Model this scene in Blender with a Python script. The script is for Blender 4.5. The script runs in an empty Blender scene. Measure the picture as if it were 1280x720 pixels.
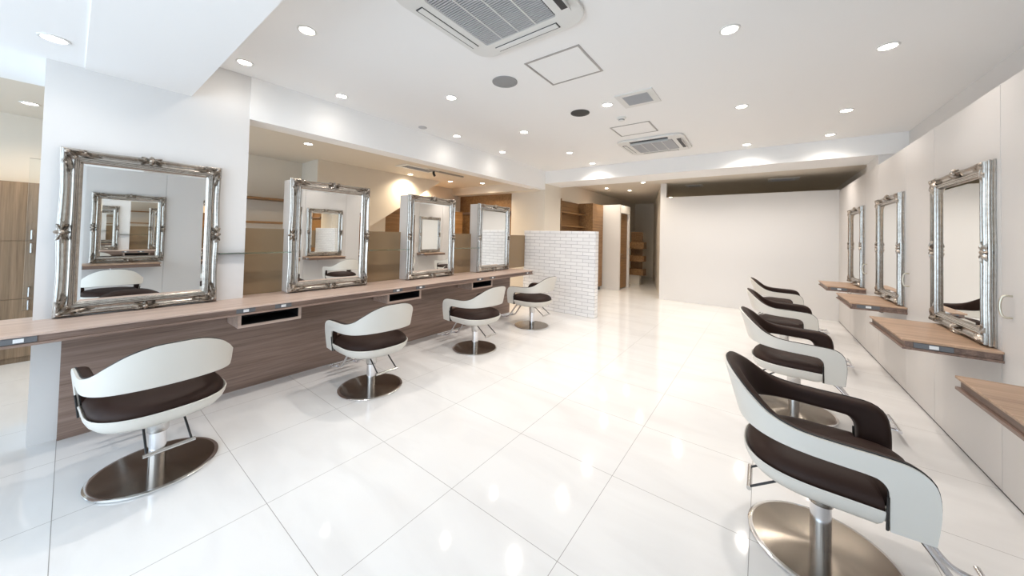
import bpy, bmesh, math, random
from mathutils import Vector, Matrix
PI = math.pi
random.seed(7)
scene = bpy.context.scene
COL = scene.collection

# ------------------------------------------------------------------ materials
def new_mat(name):
    m = bpy.data.materials.new(name)
    m.use_nodes = True
    nt = m.node_tree
    b = nt.nodes['Principled BSDF']
    return m, nt, b

def plain(name, col, rough=0.5, metal=0.0, coat=0.0, emit=None, estr=0.0, spec=0.5):
    m, nt, b = new_mat(name)
    b.inputs['Base Color'].default_value = (*col, 1)
    b.inputs['Roughness'].default_value = rough
    b.inputs['Metallic'].default_value = metal
    b.inputs['Coat Weight'].default_value = coat
    b.inputs['Specular IOR Level'].default_value = spec
    if emit:
        b.inputs['Emission Color'].default_value = (*emit, 1)
        b.inputs['Emission Strength'].default_value = estr
    return m

def wall_paint(name, col, rough=0.6):
    m, nt, b = new_mat(name)
    tc = nt.nodes.new('ShaderNodeTexCoord')
    n = nt.nodes.new('ShaderNodeTexNoise'); n.inputs['Scale'].default_value = 90; n.inputs['Detail'].default_value = 3
    nt.links.new(tc.outputs['Object'], n.inputs['Vector'])
    bp = nt.nodes.new('ShaderNodeBump'); bp.inputs['Strength'].default_value = 0.03; bp.inputs['Distance'].default_value = 0.002
    nt.links.new(n.outputs['Fac'], bp.inputs['Height'])
    nt.links.new(bp.outputs['Normal'], b.inputs['Normal'])
    b.inputs['Base Color'].default_value = (*col, 1)
    b.inputs['Roughness'].default_value = rough
    return m

def wood(name, c1, c2, c3, grain='Y', rough=0.38, scale=1.0):
    """laminate with fine streaks running along one axis"""
    m, nt, b = new_mat(name)
    tc = nt.nodes.new('ShaderNodeTexCoord')
    mp = nt.nodes.new('ShaderNodeMapping')
    s = {'X': (0.9, 26, 26), 'Y': (26, 0.9, 26), 'Z': (26, 26, 0.9)}[grain]
    mp.inputs['Scale'].default_value = tuple(v * scale for v in s)
    nt.links.new(tc.outputs['Object'], mp.inputs['Vector'])
    n = nt.nodes.new('ShaderNodeTexNoise'); n.inputs['Scale'].default_value = 1.0; n.inputs['Detail'].default_value = 6; n.inputs['Roughness'].default_value = 0.6
    n.inputs['Distortion'].default_value = 0.35
    nt.links.new(mp.outputs['Vector'], n.inputs['Vector'])
    n2 = nt.nodes.new('ShaderNodeTexNoise'); n2.inputs['Scale'].default_value = 5.0; n2.inputs['Detail'].default_value = 3
    nt.links.new(mp.outputs['Vector'], n2.inputs['Vector'])
    mx = nt.nodes.new('ShaderNodeMath'); mx.operation = 'MULTIPLY_ADD'; mx.inputs[1].default_value = 0.3
    nt.links.new(n2.outputs['Fac'], mx.inputs[0]); 
    mul = nt.nodes.new('ShaderNodeMath'); mul.operation = 'MULTIPLY'; mul.inputs[1].default_value = 0.72
    nt.links.new(n.outputs['Fac'], mul.inputs[0]); nt.links.new(mul.outputs[0], mx.inputs[2])
    r = nt.nodes.new('ShaderNodeValToRGB')
    r.color_ramp.elements[0].position = 0.36; r.color_ramp.elements[0].color = (*c1, 1)
    r.color_ramp.elements[1].position = 0.66; r.color_ramp.elements[1].color = (*c3, 1)
    e = r.color_ramp.elements.new(0.5); e.color = (*c2, 1)
    nt.links.new(mx.outputs[0], r.inputs['Fac'])
    nt.links.new(r.outputs['Color'], b.inputs['Base Color'])
    b.inputs['Roughness'].default_value = rough
    return m

def floor_material():
    m, nt, b = new_mat('porcelain_tile')
    L = nt.links.new
    tc = nt.nodes.new('ShaderNodeTexCoord')
    sx = nt.nodes.new('ShaderNodeSeparateXYZ'); L(tc.outputs['Object'], sx.inputs[0])
    S = 0.682
    def groove(out, off):
        a = nt.nodes.new('ShaderNodeMath'); a.operation = 'ADD'; a.inputs[1].default_value = -off + 100 * S; L(out, a.inputs[0])
        d = nt.nodes.new('ShaderNodeMath'); d.operation = 'DIVIDE'; d.inputs[1].default_value = S; L(a.outputs[0], d.inputs[0])
        f = nt.nodes.new('ShaderNodeMath'); f.operation = 'FRACT'; L(d.outputs[0], f.inputs[0])
        s = nt.nodes.new('ShaderNodeMath'); s.operation = 'SUBTRACT'; s.inputs[1].default_value = 0.5; L(f.outputs[0], s.inputs[0])
        ab = nt.nodes.new('ShaderNodeMath'); ab.operation = 'ABSOLUTE'; L(s.outputs[0], ab.inputs[0])
        g = nt.nodes.new('ShaderNodeMath'); g.operation = 'GREATER_THAN'; g.inputs[1].default_value = 0.5 - 0.0021; L(ab.outputs[0], g.inputs[0])
        return g.outputs[0]
    gx = groove(sx.outputs['X'], -0.722); gy = groove(sx.outputs['Y'], 0.672)
    mxn = nt.nodes.new('ShaderNodeMath'); mxn.operation = 'MAXIMUM'; L(gx, mxn.inputs[0]); L(gy, mxn.inputs[1])
    n = nt.nodes.new('ShaderNodeTexNoise'); n.inputs['Scale'].default_value = 1.7; n.inputs['Detail'].default_value = 8; n.inputs['Distortion'].default_value = 0.7
    mp = nt.nodes.new('ShaderNodeMapping'); mp.inputs['Rotation'].default_value = (0, 0, 0.7); mp.inputs['Scale'].default_value = (0.6, 2.0, 1)
    L(tc.outputs['Object'], mp.inputs[0]); L(mp.outputs[0], n.inputs['Vector'])
    r = nt.nodes.new('ShaderNodeValToRGB')
    r.color_ramp.elements[0].position = 0.30; r.color_ramp.elements[0].color = (0.74, 0.73, 0.72, 1)
    r.color_ramp.elements[1].position = 0.56; r.color_ramp.elements[1].color = (0.80, 0.795, 0.785, 1)
    L(n.outputs['Fac'], r.inputs['Fac'])
    mix = nt.nodes.new('ShaderNodeMix'); mix.data_type = 'RGBA'
    L(mxn.outputs[0], mix.inputs['Factor']); L(r.outputs['Color'], mix.inputs['A']); mix.inputs['B'].default_value = (0.30, 0.285, 0.27, 1)
    L(mix.outputs['Result'], b.inputs['Base Color'])
    ro = nt.nodes.new('ShaderNodeMath'); ro.operation = 'MULTIPLY_ADD'; ro.inputs[1].default_value = 0.5; ro.inputs[2].default_value = 0.07
    L(mxn.outputs[0], ro.inputs[0]); L(ro.outputs[0], b.inputs['Roughness'])
    b.inputs['IOR'].default_value = 1.5
    return m

def brick_material():
    m, nt, b = new_mat('white_brick_tile')
    L = nt.links.new
    tc = nt.nodes.new('ShaderNodeTexCoord')
    sx = nt.nodes.new('ShaderNodeSeparateXYZ'); L(tc.outputs['Object'], sx.inputs[0])
    ad = nt.nodes.new('ShaderNodeMath'); ad.operation = 'ADD'; L(sx.outputs['X'], ad.inputs[0]); L(sx.outputs['Y'], ad.inputs[1])
    cb = nt.nodes.new('ShaderNodeCombineXYZ'); L(ad.outputs[0], cb.inputs['X']); L(sx.outputs['Z'], cb.inputs['Y'])
    br = nt.nodes.new('ShaderNodeTexBrick')
    br.inputs['Scale'].default_value = 1.0
    br.inputs['Brick Width'].default_value = 0.235; br.inputs['Row Height'].default_value = 0.0655
    br.inputs['Mortar Size'].default_value = 0.0045; br.inputs['Mortar Smooth'].default_value = 0.25; br.inputs['Bias'].default_value = -0.2
    br.inputs['Color1'].default_value = (0.90, 0.90, 0.905, 1); br.inputs['Color2'].default_value = (0.82, 0.82, 0.83, 1)
    br.inputs['Mortar'].default_value = (0.56, 0.56, 0.57, 1)
    br.offset = 0.5
    L(cb.outputs[0], br.inputs['Vector'])
    n = nt.nodes.new('ShaderNodeTexNoise'); n.inputs['Scale'].default_value = 30; n.inputs['Detail'].default_value = 4
    L(tc.outputs['Object'], n.inputs['Vector'])
    L(br.outputs['Color'], b.inputs['Base Color'])
    mth = nt.nodes.new('ShaderNodeMath'); mth.operation = 'MULTIPLY_ADD'; mth.inputs[1].default_value = -1.0
    L(br.outputs['Fac'], mth.inputs[0]); L(n.outputs['Fac'], mth.inputs[2])
    bp = nt.nodes.new('ShaderNodeBump'); bp.inputs['Strength'].default_value = 0.8; bp.inputs['Distance'].default_value = 0.006
    L(mth.outputs[0], bp.inputs['Height']); L(bp.outputs['Normal'], b.inputs['Normal'])
    b.inputs['Roughness'].default_value = 0.55
    return m

def brushed(name, col, rough, aniso=0.7):
    """turned metal disc: anisotropic highlights around the local z axis"""
    m, nt, b = new_mat(name)
    b.inputs['Base Color'].default_value = (*col, 1); b.inputs['Metallic'].default_value = 1
    b.inputs['Roughness'].default_value = rough; b.inputs['Anisotropic'].default_value = aniso
    b.inputs['Anisotropic Rotation'].default_value = 0.25
    t = nt.nodes.new('ShaderNodeTangent'); t.direction_type = 'RADIAL'; t.axis = 'Z'
    nt.links.new(t.outputs[0], b.inputs['Tangent'])
    return m

def silver_leaf(name, col, dark, rough):
    m, nt, b = new_mat(name)
    L = nt.links.new
    tc = nt.nodes.new('ShaderNodeTexCoord')
    n = nt.nodes.new('ShaderNodeTexNoise'); n.inputs['Scale'].default_value = 38; n.inputs['Detail'].default_value = 5
    L(tc.outputs['Object'], n.inputs['Vector'])
    r = nt.nodes.new('ShaderNodeValToRGB')
    r.color_ramp.elements[0].position = 0.33; r.color_ramp.elements[0].color = (*dark, 1)
    r.color_ramp.elements[1].position = 0.55; r.color_ramp.elements[1].color = (*col, 1)
    L(n.outputs['Fac'], r.inputs['Fac']); L(r.outputs['Color'], b.inputs['Base Color'])
    bp = nt.nodes.new('ShaderNodeBump'); bp.inputs['Strength'].default_value = 0.04; bp.inputs['Distance'].default_value = 0.003
    L(n.outputs['Fac'], bp.inputs['Height']); L(bp.outputs['Normal'], b.inputs['Normal'])
    b.inputs['Metallic'].default_value = 0.92; b.inputs['Roughness'].default_value = rough
    return m

def leather(name, col, rough):
    m, nt, b = new_mat(name)
    L = nt.links.new
    tc = nt.nodes.new('ShaderNodeTexCoord')
    v = nt.nodes.new('ShaderNodeTexVoronoi'); v.inputs['Scale'].default_value = 420
    L(tc.outputs['Object'], v.inputs['Vector'])
    bp = nt.nodes.new('ShaderNodeBump'); bp.inputs['Strength'].default_value = 0.10; bp.inputs['Distance'].default_value = 0.001
    L(v.outputs['Distance'], bp.inputs['Height']); L(bp.outputs['Normal'], b.inputs['Normal'])
    b.inputs['Base Color'].default_value = (*col, 1); b.inputs['Roughness'].default_value = rough
    return m

def glass_mat(name, col, rough=0.0, alpha=0.2):
    m, nt, b = new_mat(name)
    b.inputs['Base Color'].default_value = (*col, 1); b.inputs['Roughness'].default_value = rough
    b.inputs['Transmission Weight'].default_value = 1.0; b.inputs['IOR'].default_value = 1.45
    return m

M = {}
M['wall'] = wall_paint('white_wall_paint', (0.73, 0.72, 0.71))
M['ceiling'] = wall_paint('white_ceiling_paint', (0.88, 0.875, 0.865), 0.7)
M['beige'] = wall_paint('cream_wall_paint', (0.72, 0.66, 0.57))
M['panel'] = wall_paint('white_panel_board', (0.63, 0.605, 0.585), 0.35)
M['floor'] = floor_material()
M['brick'] = brick_material()
M['wood_top'] = wood('ash_laminate', (0.47, 0.345, 0.28), (0.57, 0.43, 0.355), (0.66, 0.515, 0.435), 'Y', 0.35)
M['wood_front'] = wood('dark_ash_laminate', (0.18, 0.12, 0.092), (0.255, 0.175, 0.138), (0.335, 0.24, 0.198), 'Y', 0.4)
M['wood_shelf'] = wood('walnut_laminate', (0.30, 0.185, 0.115), (0.42, 0.27, 0.175), (0.52, 0.35, 0.24), 'X', 0.38)
M['wood_edge'] = wood('walnut_edge_band', (0.13, 0.082, 0.062), (0.20, 0.13, 0.10), (0.28, 0.19, 0.15), 'Y', 0.4)
M['wood_cab'] = wood('oak_laminate', (0.13, 0.083, 0.047), (0.20, 0.135, 0.08), (0.27, 0.185, 0.115), 'Z', 0.45)
M['wood_warm'] = wood('teak_veneer', (0.165, 0.083, 0.03), (0.245, 0.13, 0.05), (0.31, 0.175, 0.075), 'Y', 0.45)
M['dark'] = plain('dark_void', (0.01, 0.01, 0.01), 0.8)
M['smoke'] = plain('olive_glass_panel', (0.27, 0.19, 0.11), 0.22)
M['shell'] = leather('cream_vinyl', (0.65, 0.625, 0.575), 0.38)
M['brown'] = leather('espresso_leather', (0.028, 0.0135, 0.0095), 0.55)
M['brown'].node_tree.nodes['Principled BSDF'].inputs['Specular IOR Level'].default_value = 0.22
M['piping'] = plain('black_piping', (0.008, 0.007, 0.007), 0.45)
M['chrome'] = plain('chrome', (0.78, 0.78, 0.80), 0.09, 1.0)
M['steel'] = plain('satin_steel', (0.62, 0.61, 0.60), 0.24, 1.0)
M['disc'] = brushed('brushed_steel_disc', (0.30, 0.262, 0.22), 0.21, 0.92)
M['rim'] = plain('polished_rim', (0.82, 0.82, 0.82), 0.14, 1.0)
M['silver'] = silver_leaf('antique_silver', (0.47, 0.44, 0.40), (0.40, 0.365, 0.325), 0.22)
M['silver_dark'] = silver_leaf('tarnished_silver', (0.44, 0.385, 0.33), (0.12, 0.095, 0.075), 0.32)
M['mirror'] = plain('mirror_silvering', (0.93, 0.94, 0.93), 0.0, 1.0)
M['glass'] = glass_mat('green_tinted_glass', (0.62, 0.82, 0.74))
M['clear'] = glass_mat('clear_glass', (0.95, 0.98, 0.98))
M['acwhite'] = plain('white_plastic', (0.74, 0.735, 0.71), 0.4)
M['acdark'] = plain('slot_shadow_plastic', (0.03, 0.03, 0.032), 0.5)
M['slat'] = plain('grey_slat_plastic', (0.50, 0.50, 0.51), 0.5)
M['speaker_grey'] = plain('grey_mesh', (0.30, 0.30, 0.30), 0.7)
M['speaker_dark'] = plain('black_mesh', (0.045, 0.045, 0.042), 0.6)
M['alu'] = plain('aluminium_trim', (0.42, 0.41, 0.40), 0.4, 0.6)
M['socket'] = plain('grey_socket_plate', (0.16, 0.165, 0.175), 0.4, 0.2)
M['socket_white'] = plain('white_socket', (0.85, 0.85, 0.85), 0.35)
M['handle'] = plain('brushed_handle', (0.62, 0.58, 0.48), 0.3, 1.0)
M['lamp'] = plain('lamp_face', (1, 1, 1), 0.5, emit=(1.0, 0.93, 0.82), estr=22)
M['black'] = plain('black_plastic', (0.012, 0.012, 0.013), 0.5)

# ------------------------------------------------------------------ mesh helpers
def finish(name, bm, mat, parent=None, smooth=35, loc=None):
    bmesh.ops.recalc_face_normals(bm, faces=bm.faces)
    me = bpy.data.meshes.new(name)
    bm.to_mesh(me); bm.free()
    if smooth:
        for p in me.polygons: p.use_smooth = True
        me.set_sharp_from_angle(angle=math.radians(smooth))
    mats = mat if isinstance(mat, (list, tuple)) else [mat]
    for mm in mats: me.materials.append(mm)
    o = bpy.data.objects.new(name, me)
    COL.objects.link(o)
    if parent: o.parent = parent
    if loc: o.location = loc
    return o

def box(bm, lo, hi, bev=0.0, seg=1, mi=0):
    lo, hi = Vector(lo), Vector(hi)
    g = bmesh.ops.create_cube(bm, size=1)
    vs = g['verts']
    for v in vs:
        v.co = Vector(((v.co.x + .5) * (hi.x - lo.x) + lo.x, (v.co.y + .5) * (hi.y - lo.y) + lo.y, (v.co.z + .5) * (hi.z - lo.z) + lo.z))
    fs = list({f for v in vs for f in v.link_faces})
    for f in fs: f.material_index = mi
    if bev:
        es = list({e for v in vs for e in v.link_edges})
        r = bmesh.ops.bevel(bm, geom=es, offset=bev, segments=seg, profile=0.5, affect='EDGES')
        for f in r['faces']: f.material_index = mi
    return vs

def boxes(*bb, bev=0.0, seg=1):
    bm = bmesh.new()
    for lo, hi in bb: box(bm, lo, hi, bev, seg)
    return bm

def lathe(bm, prof, n=48, c=(0, 0), mi=0):
    """prof: list of (r, z); revolve about the z axis through c"""
    rings = []
    for r, z in prof:
        if r < 1e-6: rings.append([bm.verts.new((c[0], c[1], z))])
        else: rings.append([bm.verts.new((c[0] + r * math.cos(2 * PI * i / n), c[1] + r * math.sin(2 * PI * i / n), z)) for i in range(n)])
    for a, b in zip(rings, rings[1:]):
        for i in range(n):
            j = (i + 1) % n
            if len(a) == 1 and len(b) == 1: continue
            if len(a) == 1: f = bm.faces.new((a[0], b[i], b[j]))
            elif len(b) == 1: f = bm.faces.new((a[i], a[j], b[0]))
            else: f = bm.faces.new((a[i], a[j], b[j], b[i]))
            f.material_index = mi

def tube(bm, pts, r, n=10, closed=False, cap=True):
    pts = [Vector(p) for p in pts]
    N = len(pts); rings = []
    up = None
    for i, p in enumerate(pts):
        if closed: t = pts[(i + 1) % N] - pts[i - 1]
        else: t = pts[min(i + 1, N - 1)] - pts[max(i - 1, 0)]
        t.normalize()
        if up is None:
            up = Vector((0, 0, 1)) if abs(t.z) < 0.9 else Vector((1, 0, 0))
        a = t.cross(up)
        if a.length < 1e-5: a = t.cross(Vector((0, 1, 0)))
        a.normalize(); b = a.cross(t).normalized(); up = b
        rr = r[i] if isinstance(r, (list, tuple)) else r
        rings.append([bm.verts.new(p + (a * math.cos(2 * PI * k / n) + b * math.sin(2 * PI * k / n)) * rr) for k in range(n)])
    for i in range(N if closed else N - 1):
        A, B = rings[i], rings[(i + 1) % N]
        for k in range(n):
            bm.faces.new((A[k], A[(k + 1) % n], B[(k + 1) % n], B[k]))
    if cap and not closed:
        bm.faces.new(rings[0][::-1]); bm.faces.new(rings[-1])

def catmull(keys, per=6):
    """Catmull-Rom through tuples of floats"""
    out = []
    n = len(keys)
    for i in range(n - 1):
        p0 = keys[max(i - 1, 0)]; p1 = keys[i]; p2 = keys[i + 1]; p3 = keys[min(i + 2, n - 1)]
        for k in range(per):
            t = k / per
            out.append(tuple(0.5 * ((2 * b) + (-a + c) * t + (2 * a - 5 * b + 4 * c - d) * t * t + (-a + 3 * b - 3 * c + d) * t ** 3) for a, b, c, d in zip(p0, p1, p2, p3)))
    out.append(keys[-1])
    return out

def thing(name, label, cat, loc=(0, 0, 0), rz=0.0, group=None):
    o = bpy.data.objects.new(name, None); COL.objects.link(o)
    o.empty_display_size = 0.1
    o.location = loc; o.rotation_euler = (0, 0, rz)
    return tag(o, label, cat, group)

def tag(o, label, cat, group=None):
    o['label'] = label; o['category'] = cat
    if group: o['group'] = group
    return o

def struct(o, label=None):
    o['kind'] = 'structure'
    if label: o['label'] = label
    return o

def dup(root, loc, rz, label, group=None):
    r = root.copy(); COL.objects.link(r)
    r.location = loc; r.rotation_euler = (0, 0, rz); r['label'] = label
    if group: r['group'] = group
    for ch in list(root.children):
        c = ch.copy(); COL.objects.link(c); c.parent = r
        for g in list(ch.children):
            d = g.copy(); COL.objects.link(d); d.parent = c
    return r

def sbox(name, lo, hi, mat, label=None, bev=0.0):
    return struct(finish(name, boxes((lo, hi), bev=bev), mat, smooth=0), label)

# ------------------------------------------------------------------ room numbers
ZC = 2.86            # main ceiling
ZS = 2.55            # dropped soffit near the window
XW = 1.142           # face of the panelled wall
YB = 8.62            # white end partition
YF = -2.55           # window wall

# ------------------------------------------------------------------ setting
bm = boxes(((-7.3, YF - 0.2, -0.1), (1.7, 14.2, 0.0)))
fl = struct(finish('floor', bm, M['floor'], smooth=0), 'glossy white marble tile floor')

# ceiling: main slab, dropped soffit and the deep beam are one plastered shell in separate pieces
sbox('ceiling', (-3.88, YF, ZC), (1.7, 6.25, ZC + 0.12), M['ceiling'], 'white plaster ceiling with recessed lights')
sbox('ceiling_soffit', (-3.88, 0.03, ZS - 0.008), (1.7, 0.575, ZC), M['ceiling'], 'lowered white beam across the ceiling in front of the windows')
sbox('ceiling_drop', (-4.6, YF, ZS), (1.7, 0.03, ZC), M['ceiling'], 'lowered white ceiling strip along the windows')
sbox('ceiling_beam', (-3.88, 6.2, 2.6), (1.7, 6.9, ZC + 0.12), M['ceiling'], 'white ceiling beam lit by downlights')
sbox('ceiling_corridor', (-4.9, 6.9, 2.8), (1.7, 14.2, 2.9), M['beige'], 'dim cream ceiling beyond the beam')
sbox('ceiling_salon', (-7.3, YF, 2.62), (-4.0, 6.2, 2.72), M['beige'], 'cream ceiling of the side room behind the mirrors')
# beam over the row of mirrors
sbox('beam_mirrors', (-4.02, 0.97, 2.467), (-3.79, 6.2, ZC), M['ceiling'], 'white ceiling beam above the row of mirrors')
sbox('beam_window', (-4.6, -0.13, 2.34), (-3.88, 0.0, 2.56), M['wall'])
sbox('pillar', (-4.28, -0.128, 0), (-3.80, 0.972, ZC), M['wall'], 'wide white pillar behind the first ornate mirror')
sbox('pillar_end', (-4.70, 6.2, 0), (-3.79, 6.9, ZC), M['beige'], 'cream square pillar behind the white brick partition')
# panelled wall on the shelf side: freestanding panels, the real wall shows above them
sbox('wall_right', (1.44, YF, 0), (1.6, 14.2, ZC), M['wall'], 'real wall seen above the white panels')
yy = [-2.5, -1.62, -0.62, 0.07, 1.04, 1.71, 2.68, 3.355, 4.325, 5.0, 5.97, 6.645, 7.615, YB]
bm = bmesh.new()
for a, b in zip(yy, yy[1:]):
    box(bm, (XW, a + 0.0025, 0.012), (XW + 0.04, b - 0.0025, 2.435), 0.0015)
box(bm, (XW + 0.008, -2.5, 0.0), (XW + 0.30, YB, 2.425))
struct(finish('wall_panel', bm, M['panel'], smooth=0), 'white panelled wall with flush seams')
sbox('baseboard_right', (XW + 0.004, -2.5, 0.0), (XW + 0.02, YB, 0.011), M['acdark'])
sbox('column_right', (1.19, 6.25, 0), (1.43, 6.85, ZC), M['wall'], 'white column rising behind the panelled wall under the beam')
# end partition with its post
sbox('wall_back', (-1.99, YB, 0), (XW + 0.3, YB + 0.12, 2.455), M['wall'], 'blank white end partition')
sbox('trim_post', (-1.99, YB - 0.002, 2.455), (-1.86, YB + 0.10, 2.8), M['wall'], 'slim white post standing on the end partition')
bm = bmesh.new()
c4 = [(-1.985, YB + 0.10), (-3.15, 12.7), (-3.05, 12.75), (-1.87, YB + 0.12)]
lo_ = [bm.verts.new((x, y, 0)) for x, y in c4]; hi_ = [bm.verts.new((x, y, 2.8)) for x, y in c4]
bm.faces.new(lo_); bm.faces.new(hi_)
for i in range(4): bm.faces.new((lo_[i], lo_[(i + 1) % 4], hi_[(i + 1) % 4], hi_[i]))
struct(finish('wall_corridor', bm, M['beige'], smooth=0), 'cream slanting corridor wall behind the end partition')
sbox('wall_far', (-5.0, 13.3, 0), (1.7, 13.45, 2.8), M['beige'], 'far cream wall at the end of the corridor')
sbox('wall_corridor_left', (-4.9, 6.9, 0), (-4.0, 13.3, 2.8), M['beige'])
# corridor partition with a doorway in its flank
sbox('partition_corridor', (-4.0, 9.15, 0), (-3.16, 9.24, 2.38), M['wall'], 'white partition at the corridor entrance')
sbox('partition_header', (-3.30, 9.24, 2.16), (-3.16, 10.05, 2.38), M['wall'])
sbox('partition_flank', (-3.30, 9.985, 0), (-3.16, 10.05, 2.16), M['wall'])
# window wall behind the camera: frame and glass
struct(finish('wall_front', boxes(((-7.3, YF - 0.12, 0), (-6.2, YF, 2.86)), ((-6.2, YF - 0.12, 2.5), (1.7, YF, 2.86)), ((-4.1, YF - 0.12, 0), (-3.7, YF, 2.5)),
       ((0.95, YF - 0.12, 0), (1.7, YF, 2.5)), ((-6.2, YF - 0.12, 0), (0.95, YF, 0.08))), M['wall'], smooth=0))
wf = struct(finish('window_1', boxes(((-3.7, YF - 0.08, 0.08), (-3.65, YF - 0.03, 2.5)), ((-2.2, YF - 0.08, 0.08), (-2.15, YF - 0.03, 2.5)), ((-0.7, YF - 0.08, 0.08), (-0.65, YF - 0.03, 2.5)),
       ((0.9, YF - 0.08, 0.08), (0.95, YF - 0.03, 2.5)), ((-3.7, YF - 0.08, 2.45), (0.95, YF - 0.03, 2.5)), ((-3.7, YF - 0.08, 0.08), (0.95, YF - 0.03, 0.13))), M['alu'], smooth=0), 'shop window behind the viewer')
wf2 = struct(finish('window_2', boxes(((-6.2, YF - 0.08, 0.08), (-6.15, YF - 0.03, 2.5)), ((-4.15, YF - 0.08, 0.08), (-4.1, YF - 0.03, 2.5)), ((-6.2, YF - 0.08, 2.45), (-4.1, YF - 0.03, 2.5)), ((-6.2, YF - 0.08, 0.08), (-4.1, YF - 0.03, 0.13))), M['alu'], smooth=0), 'side room window')

# side room behind the mirrors
sbox('wall_left', (-6.55, YF, 0), (-6.42, 6.3, 2.65), M['beige'], 'cream wall of the side room')
bm = bmesh.new()   # stair wall: cream slab whose lower edge climbs
pts = [(2.40, 0), (3.33, 0), (3.33, 1.545), (4.99, 2.62), (2.40, 2.62)]
f1 = [bm.verts.new((-5.80, y, z)) for y, z in pts]; f2 = [bm.verts.new((-5.92, y, z)) for y, z in pts]
bm.faces.new(f1); bm.faces.new(f2[::-1])
for i in range(5):
    bm.faces.new((f1[i], f2[i], f2[(i + 1) % 5], f1[(i + 1) % 5]))
struct(finish('wall_stair', bm, M['beige'], smooth=0), 'cream wall with a slanting stair soffit edge')
sbox('wall_stair_end', (-6.42, 2.40, 0), (-5.92, 2.50, 2.62), M['beige'])
sbox('wall_inner', (-6.2, 3.335, 0), (-5.95, 3.74, 1.82), M['beige'])
sbox('beam_inner', (-6.42, 5.92, 2.44), (-3.9, 6.22, 2.65), M['beige'], 'cream beam lit by spotlights in the side room')
sbox('wall_wood', (-6.42, 6.22, 0), (-4.7, 6.3, 2.44), M['wood_warm'], 'dark teak wall at the end of the side room')

# low olive glass screens along the back of the counter
for i, (a, b) in enumerate([(0.972, 1.37), (2.10, 2.76), (3.45, 4.14), (4.84, 5.72)]):
    sbox('partition_screen' if i == 0 else 'partition_screen.%03d' % i, (-4.02, a, 0.81), (-3.95, b, 1.46), M['smoke'])
sbox('trim_screen', (-4.30, -0.19, 0.82), (-4.27, -0.135, 1.93), M['clear'], 'thin glass strip beside the pillar')

# white brick partition
bm = boxes(((-3.97, 5.70, 0), (-2.40, 5.84, 1.56)), bev=0.004)
struct(finish('partition_brick', bm, M['brick'], smooth=0), 'low white brick partition at the end of the counter')

# ------------------------------------------------------------------ styling chair
AX, AY, X0, XFR, NE = 0.32, 0.315, -0.01, 0.285, 2.5
_half = []
for i in range(121):
    th = PI / 2 * i / 120          # 0 = back centre, pi/2 = side
    x = X0 - (AX + X0) * abs(math.cos(th)) ** (2 / NE); y = AY * abs(math.sin(th)) ** (2 / NE)
    _half.append((x, y))
for i in range(1, 41): _half.append((X0 + (XFR - X0) * i / 40, AY))
_len = [0.0]
for a, b in zip(_half, _half[1:]): _len.append(_len[-1] + math.hypot(b[0] - a[0], b[1] - a[1]))
LT = _len[-1]
def plan(u):
    """point and outward normal on the chair's U-shaped outline at arc length u from the back centre"""
    s = 1 if u >= 0 else -1
    t = min(abs(u) / 0.80 * LT, LT)
    k = 0
    lo, hi = 0, len(_len) - 2
    while lo < hi:
        mid = (lo + hi + 1) // 2
        if _len[mid] <= t: lo = mid
        else: hi = mid - 1
    k = lo
    f = (t - _len[k]) / max(_len[k + 1] - _len[k], 1e-9)
    a, b = _half[k], _half[k + 1]
    p = (a[0] + (b[0] - a[0]) * f, a[1] + (b[1] - a[1]) * f)
    k0, k1 = max(k - 3, 0), min(k + 4, len(_half) - 1)
    dx, dy = _half[k1][0] - _half[k0][0], _half[k1][1] - _half[k0][1]
    if k0 == 0: dx, dy = 0, 1 
    if k < 4: 
        w = k / 4; dx = dx * w; dy = dy if w else 1
    n = Vector((-dy, dx, 0)).normalized()
    return Vector((p[0], p[1] * s, 0)), Vector((n.x, n.y * s, 0))
def chair_pt(u, z, d=0.0):
    p, n = plan(u)
    off = 0.0
    if z < 0.60: off -= (0.60 - z) * 0.11
    w = max(0.0, 1 - abs(u) / 0.50); w = w * w * (3 - 2 * w)
    if z > 0.57: off += (z - 0.57) * (0.26 * w + 0.03)
    q = p + n * (off - d)
    return Vector((q.x, q.y, z))
KEYS = [  # u_outer, z_outer, u_inner, z_inner from the back centre to the foot of the arm
    (0.0, 0.826, 0.0, 0.588), (0.085, 0.820, 0.085, 0.588), (0.165, 0.786, 0.165, 0.586), (0.24, 0.733, 0.24, 0.581), (0.315, 0.684, 0.315, 0.576),
    (0.41, 0.656, 0.42, 0.571), (0.53, 0.648, 0.52, 0.567), (0.66, 0.645, 0.61, 0.564), (0.735, 0.636, 0.648, 0.557), (0.780, 0.602, 0.670, 0.532), (0.797, 0.543, 0.676, 0.50),
    (0.799, 0.46, 0.677, 0.44), (0.792, 0.372, 0.680, 0.366)]
_h = catmull(KEYS, 5)
RIB = [(-a, b, -c, d) for a, b, c, d in _h[:0:-1]] + list(_h)

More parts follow.
